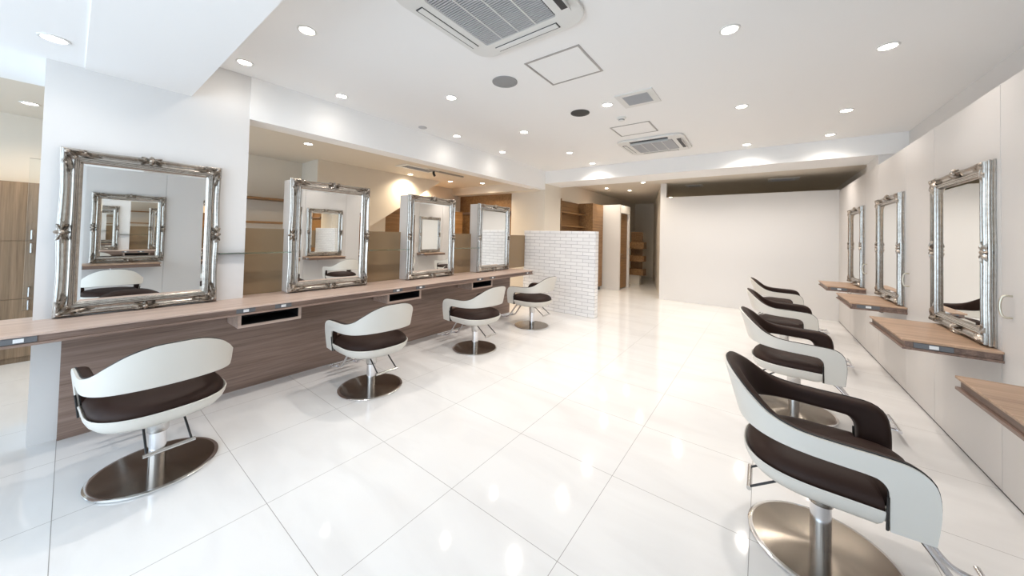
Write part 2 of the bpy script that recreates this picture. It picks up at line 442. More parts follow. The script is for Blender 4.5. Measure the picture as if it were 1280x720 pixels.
def ribbon(bm, prof, grow=0.0, rows=10, mi=0):
    """closed band along RIB; prof(w) -> (front depth, back depth) below the outline surface"""
    rings = []
    for (uo, zo, ui, zi) in RIB:
        do = Vector((uo - ui, zo - zi)); l = do.length; do /= max(l, 1e-6)
        A = []; B = []
        for j in range(rows + 1):
            w = j / rows
            w = 0.5 - 0.5 * math.cos(PI * w)
            g = grow * (2 * w - 1)
            u = ui + (uo - ui) * w + do.x * g; z = zi + (zo - zi) * w + do.y * g
            d0, d1 = prof(w)
            A.append(bm.verts.new(chair_pt(u, z, d0))); B.append(bm.verts.new(chair_pt(u, z, d1)))
        rings.append(A + B[::-1])
    n = len(rings[0])
    for a, b in zip(rings, rings[1:]):
        for k in range(n):
            f = bm.faces.new((a[k], a[(k + 1) % n], b[(k + 1) % n], b[k])); f.material_index = mi
    bm.faces.new(rings[0]); bm.faces.new(rings[-1][::-1])

def outline(z, d, front, yin):
    """closed plan of the seat bowl: follows the shell, steps in between the arm posts"""
    us = [-0.668 + 1.336 * i / 64 for i in range(65)]
    P = [chair_pt(u, z, d) for u in us]
    xg = P[0].x
    end = []
    r = 0.09
    fr = []
    ys = yin - d
    for i in range(9):
        t = PI / 2 * i / 8
        fr.append(Vector((front - r + r * math.sin(t), -(ys - r + r * math.cos(t)), z)))
    fr2 = [Vector((v.x, -v.y, z)) for v in fr[::-1]]
    # going: from left end of U (u=+.668, y>0) -> in -> front -> back to right end
    chain = P + [Vector((xg, ys, z))] + fr2 + fr[::-1][::-1][::-1] + [Vector((xg, -ys, z))]
    return P, [Vector((xg, ys, z))] + fr2[::1][::-1] + fr[::-1] + [Vector((xg, -ys, z))]

def loft_seat(bm, levels, cx=-0.02):
    """levels: (z, inset d, scale, front x, half width between posts)"""
    rings = []
    for z, d, s, front, yin in levels:
        P, Q = outline(z, d, front, yin)
        ring = []
        for v in P + Q:
            ring.append(bm.verts.new((cx + (v.x - cx) * s, v.y * s, z)))
        rings.append(ring)
    n = len(rings[0])
    for a, b in zip(rings, rings[1:]):
        for k in range(n):
            bm.faces.new((a[k], a[(k + 1) % n], b[(k + 1) % n], b[k]))
    for ring in (rings[0], rings[-1]):
        c = bm.verts.new((cx, 0, ring[0].co.z))
        for k in range(n): bm.faces.new((c, ring[k], ring[(k + 1) % n]))

def make_chair(label, loc, rz, group):
    t = thing('styling_chair', label, 'chair', loc, rz, group)
    # pad first, then the cream shell wrapping it
    bm = bmesh.new(); ribbon(bm, lambda w: (0.0, 0.013))
    finish('armrest_shell', bm, M['shell'], t, smooth=40)['label'] = 'cream vinyl outer band running from arm to arm'
    bm = bmesh.new(); ribbon(bm, lambda w: (0.0125, 0.016 + 0.046 * max(0.0, 1 - abs(2 * w - 1) ** 7) ** 0.5), grow=0.002, rows=14)
    pad = finish('backrest_pad', bm, M['brown'], t, smooth=60); pad['label'] = 'dark brown leather padding inside the band'
    bm = bmesh.new()
    tube(bm, [chair_pt(a, b + 0.001, 0.014) for a, b, c, d in RIB[::2]], 0.0042, 6)
    finish('piping', bm, M['piping'], pad)
    bm = bmesh.new()
    tube(bm, [chair_pt(c, d - 0.001, 0.014) for a, b, c, d in RIB[::2]], 0.0038, 6)
    finish('piping', bm, M['piping'], pad)
    # bowl
    bm = bmesh.new()
    loft_seat(bm, [(0.405, 0.03, 1.0, 0.255, 0.245), (0.430, 0.014, 1.0, 0.27, 0.25), (0.436, 0.006, 1.0, 0.275, 0.254), (0.431, 0.0, 1.0, 0.28, 0.256), (0.41, 0.0, 0.992, 0.28, 0.254), (0.385, 0.0, 0.962, 0.275, 0.252),
                   (0.362, 0.0, 0.90, 0.265, 0.25), (0.348, 0.0, 0.80, 0.255, 0.25), (0.340, 0, 0.6, 0.25, 0.25), (0.336, 0, 0.3, 0.25, 0.25)])
    finish('seat_shell', bm, M['shell'], t, smooth=50)['label'] = 'cream vinyl bowl under the seat'
    bm = bmesh.new()
    loft_seat(bm, [(0.405, 0.03, 0.99, 0.28, 0.255), (0.432, 0.016, 1.0, 0.297, 0.258), (0.450, 0.018, 1.0, 0.302, 0.258), (0.468, 0.026, 0.985, 0.30, 0.256), (0.484, 0.038, 0.955, 0.293, 0.254),
                   (0.497, 0.05, 0.89, 0.285, 0.252), (0.506, 0.05, 0.7, 0.285, 0.252), (0.510, 0.05, 0.4, 0.285, 0.252)])
    finish('seat_cushion', bm, M['brown'], t, smooth=60)['label'] = 'thick dark brown leather seat cushion'
    for s in (-1, 1):      # dark seam where arm post meets the bowl
        bm = bmesh.new()
        tube(bm, [chair_pt(s * 0.6715, z, -0.001) for z in (0.50, 0.46, 0.42, 0.39, 0.370)], 0.0045, 6)
        finish('seam', bm, M['piping'], t)
    # foot
    bm = bmesh.new()
    lathe(bm, [(0, 0.0155), (0.05, 0.0155), (0.262, 0.0125), (0.276, 0.011)], 72)
    base = bmesh.new(); bm.free()
    lathe(base, [(0, 0.0), (0.278, 0.0), (0.281, 0.003), (0.281, 0.0085), (0.277, 0.0120), (0.262, 0.0135), (0.05, 0.0170), (0, 0.0170)], 72)
    for f in base.faces:
        r = max(math.hypot(v.co.x, v.co.y) for v in f.verts)
        f.material_index = 1 if r > 0.265 else 0
    finish('base_disc', base, [M['disc'], M['rim']], t, smooth=40)['label'] = 'round brushed steel floor plate'
    bm = bmesh.new()
    lathe(bm, [(0, 0.016), (0.039, 0.016), (0.039, 0.225), (0.0, 0.225)], 36)
    col = finish('column', bm, M['chrome'], t, smooth=40)
    bm = bmesh.new(); lathe(bm, [(0.0, 0.22), (0.0455, 0.22), (0.047, 0.223), (0.047, 0.338), (0, 0.338)], 36)
    finish('sleeve', bm, M['steel'], col, smooth=40)
    finish('seat_bracket', boxes(((-0.11, -0.10, 0.322), (0.13, 0.10, 0.342)), bev=0.004), M['steel'], t, smooth=0)
    # lift pedal: bar on two thin rods at the back
    bm = bmesh.new(); tube(bm, [(-0.275, -0.105, 0.217), (-0.275, 0.105, 0.217)], 0.0105, 12)
    ped = finish('pedal', bm, M['steel'], t, smooth=40)
    for s in (-1, 1):
        bm = bmesh.new(); tube(bm, [(-0.06, s * 0.082, 0.335), (-0.13, s * 0.084, 0.315), (-0.272, s * 0.09, 0.219)], 0.0055, 8)
        finish('pedal_rod', bm, M['black'], ped)
    # footrest in front
    bm = bmesh.new()
    for s in (-1, 1):
        tube(bm, catmull([(0.10, s * 0.07, 0.332), (0.24, s * 0.075, 0.315), (0.325, s * 0.08, 0.22), (0.40, s * 0.085, 0.115), (0.47, s * 0.09, 0.085), (0.60, s * 0.095, 0.075)], 5), 0.0115, 10)
    fr = finish('footrest', bm, M['chrome'], t, smooth=60); fr['label'] = 'chrome footrest with two cross bars'
    for x, z in ((0.50, 0.098), (0.585, 0.088)):
        bm = bmesh.new(); tube(bm, [(x, -0.15, z), (x, 0.15, z)], 0.011, 10); finish('foot_bar', bm, M['chrome'], fr, smooth=40)
    return t

CH = 'white and brown styling chairs along the counter'
CW = 'white and brown styling chairs facing the panelled wall'
chair0 = make_chair('cream and brown styling chair at the counter, below the mirror on the white pillar', (-2.92, 0.36, 0), PI + 0.06, CH)
dup(chair0, (-2.93, 1.745, 0), PI - 0.03, 'cream and brown styling chair at the counter, second along from the white pillar')
dup(chair0, (-2.93, 3.16, 0), PI - 0.03, 'cream and brown styling chair at the counter, third along from the white pillar')
dup(chair0, (-2.97, 4.54, 0), PI - 0.02, 'cream and brown styling chair in front of the low white brick partition')
dup(chair0, (0.230, 2.185, 0), 0, 'largest styling chair facing the panelled wall, its near arm whole and brown inside', CW)
dup(chair0, (0.227, 3.82, 0), 0, 'styling chair facing the panelled wall, third out from the blank white end partition', CW)
dup(chair0, (0.227, 5.40, 0), 0, 'styling chair facing the panelled wall, second out from the blank white end partition', CW)
dup(chair0, (0.227, 7.08, 0), 0, 'styling chair facing the panelled wall, next to the blank white end partition', CW)
dup(chair0, (0.24, 0.40, 0), 0, 'styling chair seen only as a reflection in the mirror on the white pillar', CW)

# ------------------------------------------------------------------ ornate mirrors
MWID, MHGT = 0.84, 1.155
def leaf(bm, c, ang, L, W, H, bend=0.0, x0=0.0):
    """carved leaf lying in the y-z plane, raised along x"""
    ca, sa = math.cos(ang), math.sin(ang)
    nl, nw = 8, 6
    rows = []
    for i in range(nl + 1):
        t = i / nl
        wl = W * math.sin(PI * (t * 0.86 + 0.07)) ** 0.8
        hh = H * math.sin(PI * (t * 0.9 + 0.05))
        a = t * L; off = bend * t * t * L
        row = []
        for j in range(nw + 1):
            s = -1 + 2 * j / nw
            y = a * ca - (s * wl + off) * sa; z = a * sa + (s * wl + off) * ca
            ridge = (1 - s * s) * hh * (0.72 + 0.28 * math.cos(s * PI * 2))
            row.append(bm.verts.new((x0 + ridge, c[0] + y, c[1] + z)))
        rows.append(row)
    for a, b in zip(rows, rows[1:]):
        for j in range(nw): bm.faces.new((a[j], a[j + 1], b[j + 1], b[j]))

def knob(bm, y, z, r, x0):
    n = 10
    rings = []
    for i in range(4):
        t = PI / 2 * i / 3
        if i == 3: rings.append([bm.verts.new((x0 + r * 0.8, y, z))])
        else: rings.append([bm.verts.new((x0 + r * 0.8 * math.sin(t), y + r * math.cos(t) * math.cos(2 * PI * k / n), z + r * math.cos(t) * math.sin(2 * PI * k / n))) for k in range(n)])
    for a, b in zip(rings, rings[1:]):
        for k in range(n):
            if len(b) == 1: bm.faces.new((a[k], a[(k + 1) % n], b[0]))
            else: bm.faces.new((a[k], a[(k + 1) % n], b[(k + 1) % n], b[k]))

PROF = [(0.0, 0.0), (0.0, 0.009), (0.0045, 0.012), (0.0070, 0.0155), (0.0040, 0.0185), (0.0025, 0.024), (0.0050, 0.0300), (0.0105, 0.0330), (0.0115, 0.036), (0.0090, 0.0395), (0.0105, 0.0455), (0.0155, 0.0500), (0.0210, 0.0495), (0.0255, 0.045),
        (0.031, 0.036), (0.042, 0.030), (0.054, 0.030), (0.060, 0.033), (0.062, 0.040), (0.066, 0.0435), (0.071, 0.042), (0.0745, 0.034), (0.079, 0.0325), (0.0835, 0.0355), (0.088, 0.034), (0.092, 0.025), (0.100, 0.018), (0.100, 0.0)]
def make_mirror(label, loc, rz, group):
    t = thing('wall_mirror', label, 'mirror', loc, rz, group)
    bm = bmesh.new()
    W2 = MWID / 2
    cs = [(-W2, 0), (W2, 0), (W2, MHGT), (-W2, MHGT)]
    loops = []
    N = 28
    for k in range(4):
        a, b = Vector(cs[k]), Vector(cs[(k + 1) % 4])
        d = (b - a); ln = d.length; d /= ln; nrm = Vector((-d.y, d.x))     # inward
        for i in range(N):
            f = i / N; s = f * ln
            wav = 0.5 - 0.5 * math.cos(4 * PI * f)
            cut = 0.0065 * wav                      # sides draw in between the carved blocks
            ring = []
            for (p, h) in PROF:
                q = p + cut * max(0.0, 1 - p / 0.07)
                # mitre: slide along the side with depth near the corners
                ss = q + (ln - 2 * q) * f
                v = a + d * ss + nrm * q
                ring.append(bm.verts.new((h, v.x, v.y)))
            loops.append(ring)
    n = len(loops)
    for i in range(n):
        A, B = loops[i], loops[(i + 1) % n]
        for k in range(len(PROF) - 1): bm.faces.new((A[k], A[k + 1], B[k + 1], B[k]))
    finish('mirror_frame', bm, M['silver'], t, smooth=38)['label'] = 'moulded antique silver frame'
    bm = bmesh.new()
    w, z0, z1, bv = W2 - 0.097, 0.097, MHGT - 0.097, 0.016
    o = [bm.verts.new((0.0175, y, z)) for y, z in ((-w, z0), (w, z0), (w, z1), (-w, z1))]
    i_ = [bm.verts.new((0.0185, y, z)) for y, z in ((-w + bv, z0 + bv), (w - bv, z0 + bv), (w - bv, z1 - bv), (-w + bv, z1 - bv))]
    bk = [bm.verts.new((0.004, v.co.y, v.co.z)) for v in o]
    bm.faces.new(i_)
    for k in range(4):
        bm.faces.new((o[k], o[(k + 1) % 4], i_[(k + 1) % 4], i_[k])); bm.faces.new((bk[k], bk[(k + 1) % 4], o[(k + 1) % 4], o[k]))
    bm.faces.new(bk[::-1])
    finish('mirror_glass', bm, M['mirror'], t, smooth=0)
    for sy in (-1, 1):
        for top in (0, 1):
            bm = bmesh.new()
            cy, cz = sy * (W2 - 0.006), (MHGT - 0.006 if top else 0.006)
            iy, iz = -sy, (-1 if top else 1)
            def A(ax, az): return math.atan2(az * iz, ax * iy)
            o0 = lambda a, b: (cy + iy * a, cz + iz * b)
            leaf(bm, o0(0.01, 0.01), A(1, 1), 0.085, 0.022, 0.026, 0, 0.036)
            leaf(bm, o0(0.02, 0.012), A(1, 0.18), 0.12, 0.016, 0.022, 0.10 * sy * (1 if top else -1), 0.036)
            leaf(bm, o0(0.012, 0.02), A(0.18, 1), 0.12, 0.016, 0.022, -0.10 * sy * (1 if top else -1), 0.036)
            leaf(bm, o0(0.055, 0.034), A(1, 0.05), 0.12, 0.011, 0.016, 0, 0.030)
            leaf(bm, o0(0.034, 0.055), A(0.05, 1), 0.12, 0.011, 0.016, 0, 0.030)
            leaf(bm, o0(0.02, 0.05), A(-0.25, 1), 0.06, 0.010, 0.016, 0, 0.042)
            leaf(bm, o0(0.05, 0.02), A(1, -0.25), 0.06, 0.010, 0.016, 0, 0.042)
            knob(bm, *o0(0.022, 0.022), 0.015, 0.050); knob(bm, *o0(0.055, 0.055), 0.011, 0.044); knob(bm, *o0(0.10, 0.022), 0.008, 0.044); knob(bm, *o0(0.022, 0.10), 0.008, 0.044)
            finish('corner_ornament', bm, M['silver_dark'], t, smooth=50)['label'] = 'carved acanthus corner'
    for (cy, cz, a0) in ((0, 0.024, 0.0), (0, MHGT - 0.024, 0.0), (-W2 + 0.024, MHGT / 2, PI / 2), (W2 - 0.024, MHGT / 2, PI / 2)):
        bm = bmesh.new()
        for k, (an, L, w_) in enumerate(((0, 0.085, 0.014), (PI, 0.085, 0.014), (0.42, 0.06, 0.010), (-0.42, 0.06, 0.010), (PI + 0.42, 0.06, 0.010), (PI - 0.42, 0.06, 0.010), (PI / 2, 0.036, 0.014), (-PI / 2, 0.03, 0.014))):
            leaf(bm, (cy, cz), a0 + an, L, w_, 0.022, 0, 0.036)
        knob(bm, cy, cz, 0.017, 0.046)
        for s in (-1, 1): knob(bm, cy + s * 0.038 * math.cos(a0), cz + s * 0.038 * math.sin(a0), 0.009, 0.046)
        finish('center_ornament', bm, M['silver_dark'], t, smooth=50)['label'] = 'carved shell and leaf block'
    return t

MG, MR = 'ornate mirrors along the counter', 'ornate mirrors on the panelled wall'
XM = -3.795
mir0 = make_mirror('ornate silver mirror standing on the counter against the wide white pillar', (XM, 0.365, 0.822), 0, MG)
dup(mir0, (XM, 1.735, 0.822), 0, 'ornate silver mirror on a white mount box, next to the wide white pillar')
dup(mir0, (XM, 3.125, 0.822), 0, 'ornate silver mirror on a white mount box, third along from the white pillar')
dup(mir0, (XM, 4.50, 0.822), 0, 'ornate silver mirror at the counter end, reflecting white brick')
XR = XW - 0.001
RY = [0.62, 2.22, 3.815, 5.45, 7.08]
RL = ['ornate silver mirror on the panelled wall, seen only as a reflection in the pillar mirror', 'ornate silver mirror on the panelled wall beside the largest chair, outside the view',
      'largest ornate silver mirror on the panelled wall, beside the D-shaped door pull', 'ornate silver mirror on the panelled wall, middle of the three in view', 'ornate silver mirror on the panelled wall, smallest and nearest the end partition']
for y, l in zip(RY, RL): dup(mir0, (XR, y, 0.838), PI, l, MR)

BL = ['white mount box behind the second counter mirror from the pillar', 'white mount box behind the third counter mirror from the pillar', 'white mount box behind the counter mirror that reflects bricks']
for k, y in enumerate((1.735, 3.125, 4.50)):
    bm = boxes(((-3.985, y - 0.405, 0.822), (-3.797, y + 0.405, 1.965)), bev=0.004)
    tag(finish('mount_box', bm, M['panel'], smooth=0), BL[k], 'mirror box', 'white mount boxes behind the counter mirrors')
GL = ['thin green-edged glass shelf between the pillar mirror and the second mirror', 'thin green-edged glass shelf between second and third counter mirrors', 'thin green-edged glass shelf between third and fourth counter mirrors']
for k, (a, b) in enumerate(((0.785, 1.328), (2.142, 2.718), (3.532, 4.093))):
    bm = boxes(((-3.798, a, 1.226), (-3.735, b, 1.236)), bev=0.001)
    tag(finish('glass_shelf', bm, M['glass'], smooth=0), GL[k], 'glass shelf', 'glass shelves between the counter mirrors')

# ------------------------------------------------------------------ long counter
ct = thing('counter', 'long ash wood counter running below the row of ornate mirrors', 'counter', (0, 0, 0))
CY0, CY1 = -2.2, 5.12
finish('countertop', boxes(((-3.945, CY0, 0.806), (-3.345, CY1, 0.820)), bev=0.002), M['wood_top'], ct, smooth=0)['label'] = 'pale ash wood top'
bm = boxes(((-3.945, CY0, 0.766), (-3.362, CY1, 0.806)), ((-3.945, CY0, 0.752), (-3.345, CY1, 0.766)), bev=0.0015)
finish('edge_band', bm, M['wood_front'], ct, smooth=0)['label'] = 'grooved darker wood front edge'
finish('back_panel', boxes(((-3.80, -0.01, 0.0), (-3.765, 4.98, 0.752)), bev=0.001), M['wood_front'], ct, smooth=0)['label'] = 'dark ash knee panel under the top'
for k, y in enumerate((-0.155, 0.885, 1.15, 2.30, 2.62, 3.70, 3.99, 4.95)):
    pl = finish('socket_plate', boxes(((-3.363, y - 0.062, 0.7685), (-3.3565, y + 0.062, 0.8035)), bev=0.001), M['socket'], ct, smooth=0)
    so = finish('socket', boxes(((-3.357, y - 0.018, 0.775), (-3.3535, y + 0.018, 0.797)), bev=0.001), M['socket_white'], pl, smooth=0)
for k, y in enumerate((1.09, 2.46, 3.85)):
    h = 0.235
    bm = boxes(((-3.74, y - h, 0.628), (-3.44, y - h + 0.022, 0.752)), ((-3.74, y + h - 0.022, 0.628), (-3.44, y + h, 0.752)), ((-3.74, y - h + 0.022, 0.628), (-3.44, y + h - 0.022, 0.650)), ((-3.74, y - h + 0.022, 0.650), (-3.73, y + h - 0.022, 0.752)))
    tr = finish('tray', bm, M['wood_top'], ct, smooth=0); tr['label'] = 'open wooden slot hung under the top'
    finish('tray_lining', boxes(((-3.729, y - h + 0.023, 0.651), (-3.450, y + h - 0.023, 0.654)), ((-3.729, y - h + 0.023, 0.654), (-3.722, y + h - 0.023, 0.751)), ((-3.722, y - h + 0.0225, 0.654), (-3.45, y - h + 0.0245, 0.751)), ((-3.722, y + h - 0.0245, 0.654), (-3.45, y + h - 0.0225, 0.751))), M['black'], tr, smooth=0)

# ------------------------------------------------------------------ wall shelves on the panelled wall
SL = ['wood wall shelf under the mirror seen only as a reflection', 'large wood wall shelf corner nearest the viewer at the frame edge', 'wood wall shelf under the largest panelled-wall mirror', 'wood wall shelf under the middle mirror of the panelled wall', 'small wood wall shelf nearest the blank white end partition']
SL[1] = 'wood wall shelf beside the largest chair, cut off by the picture edge'
def make_shelf(label, loc):
    t = thing('wall_shelf', label, 'shelf', loc, 0, 'wood shelves under the panelled-wall mirrors')
    d = 0.40                      # from the wall towards the room (local -x)
    w0, w1 = -0.395, 0.45
    finish('shelf_board', boxes(((-d, w0, 0.820), (0, w1, 0.834)), bev=0.002), M['wood_shelf'], t, smooth=0)
    bm = boxes(((-d + 0.014, w0 + 0.012, 0.782), (0, w1 - 0.012, 0.820)), ((-d, w0, 0.768), (0, w1, 0.782)), bev=0.0015)
    finish('edge_band', bm, M['wood_edge'], t, smooth=0)['label'] = 'grooved dark wood edge'
    pl = finish('socket_plate', boxes(((-d + 0.05, w0 + 0.004, 0.7845), (-d + 0.215, w0 + 0.0125, 0.818)), bev=0.001), M['socket'], t, smooth=0)
    finish('socket', boxes(((-d + 0.115, w0 + 0.001, 0.790), (-d + 0.155, w0 + 0.0045, 0.812)), bev=0.001), M['socket_white'], pl, smooth=0)
    bm = bmesh.new(); tube(bm, catmull([(-0.10, w0 + 0.30, 0.770), (-0.10, w0 + 0.30, 0.735), (-0.105, w0 + 0.30, 0.722), (-0.125, w0 + 0.30, 0.72), (-0.14, w0 + 0.30, 0.732)], 4), 0.006, 8)
    finish('hook', bm, M['chrome'], t)
    return t
sh0 = make_shelf(SL[0], (XR, RY[0] - 0.10, 0))
for y, l in zip(RY[1:], SL[1:]): dup(sh0, (XR, y - 0.10, 0), 0, l)
for k, y in enumerate((-0.08, 1.60, 3.245, 4.915, 6.56)):
    bm = bmesh.new(); tube(bm, catmull([(XW, y, 1.172), (XW - 0.022, y, 1.172), (XW - 0.036, y + 0.003, 1.158), (XW - 0.042, y + 0.005, 1.11), (XW - 0.036, y + 0.003, 1.062), (XW - 0.022, y, 1.048), (XW, y, 1.048)], 5), 0.006, 10)
    tag(finish('door_pull', bm, M['handle'], smooth=60), ['brushed D-shaped pull on the panel door in the pillar mirror reflection', 'brushed D-shaped pull beyond the picture edge', 'brushed D-shaped pull beside the largest panelled-wall mirror', 'brushed D-shaped pull between the largest and middle panelled-wall mirrors', 'brushed D-shaped pull between middle and smallest panelled-wall mirrors'][k], 'door handle', 'door pulls on the wall panels')

# ------------------------------------------------------------------ ceiling fixtures
def ac_unit(label, loc):
    t = thing('air_conditioner', label, 'air conditioner', loc, 0, 'ceiling cassette air conditioners')
    R, r, S = 0.445, 0.13, 8
    def ringpts(h, rr, z):
        P = []
        for k in range(4):
            a0 = k * PI / 2
            cx, cy = (h - rr) * (1 if k in (0, 3) else -1), (h - rr) * (1 if k in (0, 1) else -1)
            for i in range(S + 1):
                a = a0 + PI / 2 * i / S
                P.append((cx + rr * math.cos(a), cy + rr * math.sin(a), z))
        return P
    bm = bmesh.new()
    rings = [[bm.verts.new(p) for p in ringpts(*a)] for a in ((R - 0.012, r, 0.0), (R - 0.012, r, -0.006), (R, r, -0.008), (R, r, -0.024), (R - 0.007, r - 0.007, -0.030), (0.288, 0.02, -0.034), (0.284, 0.016, -0.026))]
    n = len(rings[0])
    for a, b in zip(rings, rings[1:]):
        for k in range(n): bm.faces.new((a[k], a[(k + 1) % n], b[(k + 1) % n], b[k]))
    bm.faces.new(rings[-1])
    finish('fascia', bm, M['acwhite'], t, smooth=35)
    finish('grille_back', boxes(((-0.282, -0.282, -0.0275), (0.282, 0.282, -0.0262))), M['acdark'], t, smooth=0)
    bm = bmesh.new()
    for i in range(34):
        y = -0.276 + 0.552 * i / 33
        box(bm, (-0.28, y - 0.0045, -0.0345), (0.28, y + 0.0045, -0.029))
    g = finish('grille', bm, M['slat'], t, smooth=0); g['label'] = 'grey slatted intake grille'
    bm = bmesh.new()
    for x in (-0.14, 0, 0.14): box(bm, (x - 0.004, -0.28, -0.0365), (x + 0.004, 0.28, -0.034))
    finish('grille_rib', bm, M['acwhite'], g, smooth=0)
    for k in range(4):          # outlet slots with tilted flaps
        a = k * PI / 2
        mat = Matrix.Rotation(a, 4, 'Z')
        bm = boxes(((0.340, -0.255, -0.0348), (0.398, 0.255, -0.0300))); bm.transform(mat)
        finish('air_slot', bm, M['acdark'], t, smooth=0)
        bm = boxes(((-0.021, -0.25, -0.002), (0.021, 0.25, 0.002)), bev=0.001)
        bm.transform(mat @ (Matrix.Translation((0.364, 0, -0.0385)) @ Matrix.Rotation(math.radians(3), 4, 'Y') if k in (1, 2) else Matrix.Translation((0.402 if k == 0 else 0.341, 0, -0.048)) @ Matrix.Rotation(math.radians(74), 4, 'Y')))
        finish('flap', bm, M['acwhite'], t, smooth=0)
    return t
ac0 = ac_unit('white ceiling cassette air conditioner, the large one cut by the picture top', (-1.325, 1.50, ZC))
dup(ac0, (-1.29, 5.20, ZC), 0, 'white ceiling cassette air conditioner, the small far one near the beam')

def hatch(label, x0, x1, y0, y1):
    t = thing('access_hatch', label, 'ceiling hatch', ((x0 + x1) / 2, (y0 + y1) / 2, ZC), 0, 'ceiling access hatches')
    a, b = (x1 - x0) / 2, (y1 - y0) / 2
    w = 0.016
    finish('hatch_frame', boxes(((-a, -b, -0.005), (a, -b + w, 0)), ((-a, b - w, -0.005), (a, b, 0)), ((-a, -b + w, -0.005), (-a + w, b - w, 0)), ((a - w, -b + w, -0.005), (a, b - w, 0))), M['alu'], t, smooth=0)['label'] = 'grey metal frame'
    finish('hatch_lid', boxes(((-a + w + 0.003, -b + w + 0.003, -0.003), (a - w - 0.003, b - w - 0.003, 0))), M['ceiling'], t, smooth=0)
hatch('square ceiling hatch with grey frame beside the large air conditioner', -1.57, -1.083, 2.195, 2.665)
hatch('square ceiling hatch with grey frame next to the small air conditioner', -1.575, -1.09, 4.12, 4.56)

def vent(label, x, y, z, a, b, group='ceiling vents'):
    t = thing('ceiling_vent', label, 'vent', (x, y, z), 0, group)
    finish('vent_frame', boxes(((-a, -b, -0.012), (a, -b + 0.06, 0)), ((-a, b - 0.06, -0.012), (a, b, 0)), ((-a, -b + 0.06, -0.012), (-a + 0.06, b - 0.06, 0)), ((a - 0.06, -b + 0.06, -0.012), (a, b - 0.06, 0)), bev=0.002), M['acwhite'], t, smooth=0)
    finish('vent_back', boxes(((-a + 0.06, -b + 0.06, -0.003), (a - 0.06, b - 0.06, -0.001))), M['acdark'], t, smooth=0)
    bm = bmesh.new(); n = 14
    for i in range(n):
        yy_ = -b + 0.066 + (2 * b - 0.132) * i / (n - 1)
        box(bm, (-a + 0.06, yy_ - 0.004, -0.013), (a - 0.06, yy_ + 0.004, -0.005))
    finish('vent_grille', bm, M['slat'], t, smooth=0)
vent('white square ceiling vent with grey grille between the two hatches', -1.01, 3.39, ZC, 0.18, 0.18)
vent('long slot vent in the cream side room ceiling', -4.98, 3.75, 2.62, 0.16, 0.36, 'side room vents')
vent('dark vent in the dim ceiling behind the end partition, near the post', -1.36, 9.3, 2.80, 0.18, 0.16, 'vents behind the end partition')
vent('dark vent in the dim ceiling behind the end partition, near the panelled wall', 0.35, 9.2, 2.80, 0.26, 0.2, 'vents behind the end partition')

def speaker(label, x, y, mat, z=ZC, r=0.115):
    t = thing('ceiling_speaker', label, 'speaker', (x, y, z), 0, 'round ceiling speakers')
    bm = bmesh.new(); lathe(bm, [(r, 0), (r, -0.006), (r - 0.008, -0.009), (r - 0.012, -0.006)], 40); finish('speaker_rim', bm, mat, t)
    bm = bmesh.new(); lathe(bm, [(r - 0.012, -0.004), (0.05, -0.010), (0, -0.011)], 40); finish('speaker_mesh', bm, mat, t)
speaker('round grey ceiling speaker beside the large air conditioner', -1.90, 2.36, M['speaker_grey'])
speaker('round black ceiling speaker between hatch and downlight', -1.663, 3.44, M['speaker_dark'], r=0.105)
t = thing('smoke_detector', 'small white round smoke detector on the ceiling beside the far hatch', 'smoke detector', (-1.327, 3.84, ZC))
bm = bmesh.new(); lathe(bm, [(0.052, 0), (0.052, -0.012), (0.046, -0.018), (0.03, -0.022), (0.03, -0.038), (0.02, -0.045), (0, -0.046)], 28); finish('detector_body', bm, M['acwhite'], t)
bm = bmesh.new(); lathe(bm, [(0.033, -0.024), (0.033, -0.034)], 28); finish('detector_slots', bm, M['speaker_grey'], t)
t = thing('sprinkler_cover', 'small flat grey disc on the ceiling above the second counter mirror', 'sprinkler', (-3.62, 2.78, ZC))
bm = bmesh.new(); lathe(bm, [(0.055, 0), (0.055, -0.008), (0.045, -0.012), (0, -0.012)], 28); finish('cover_plate', bm, M['slat'], t)

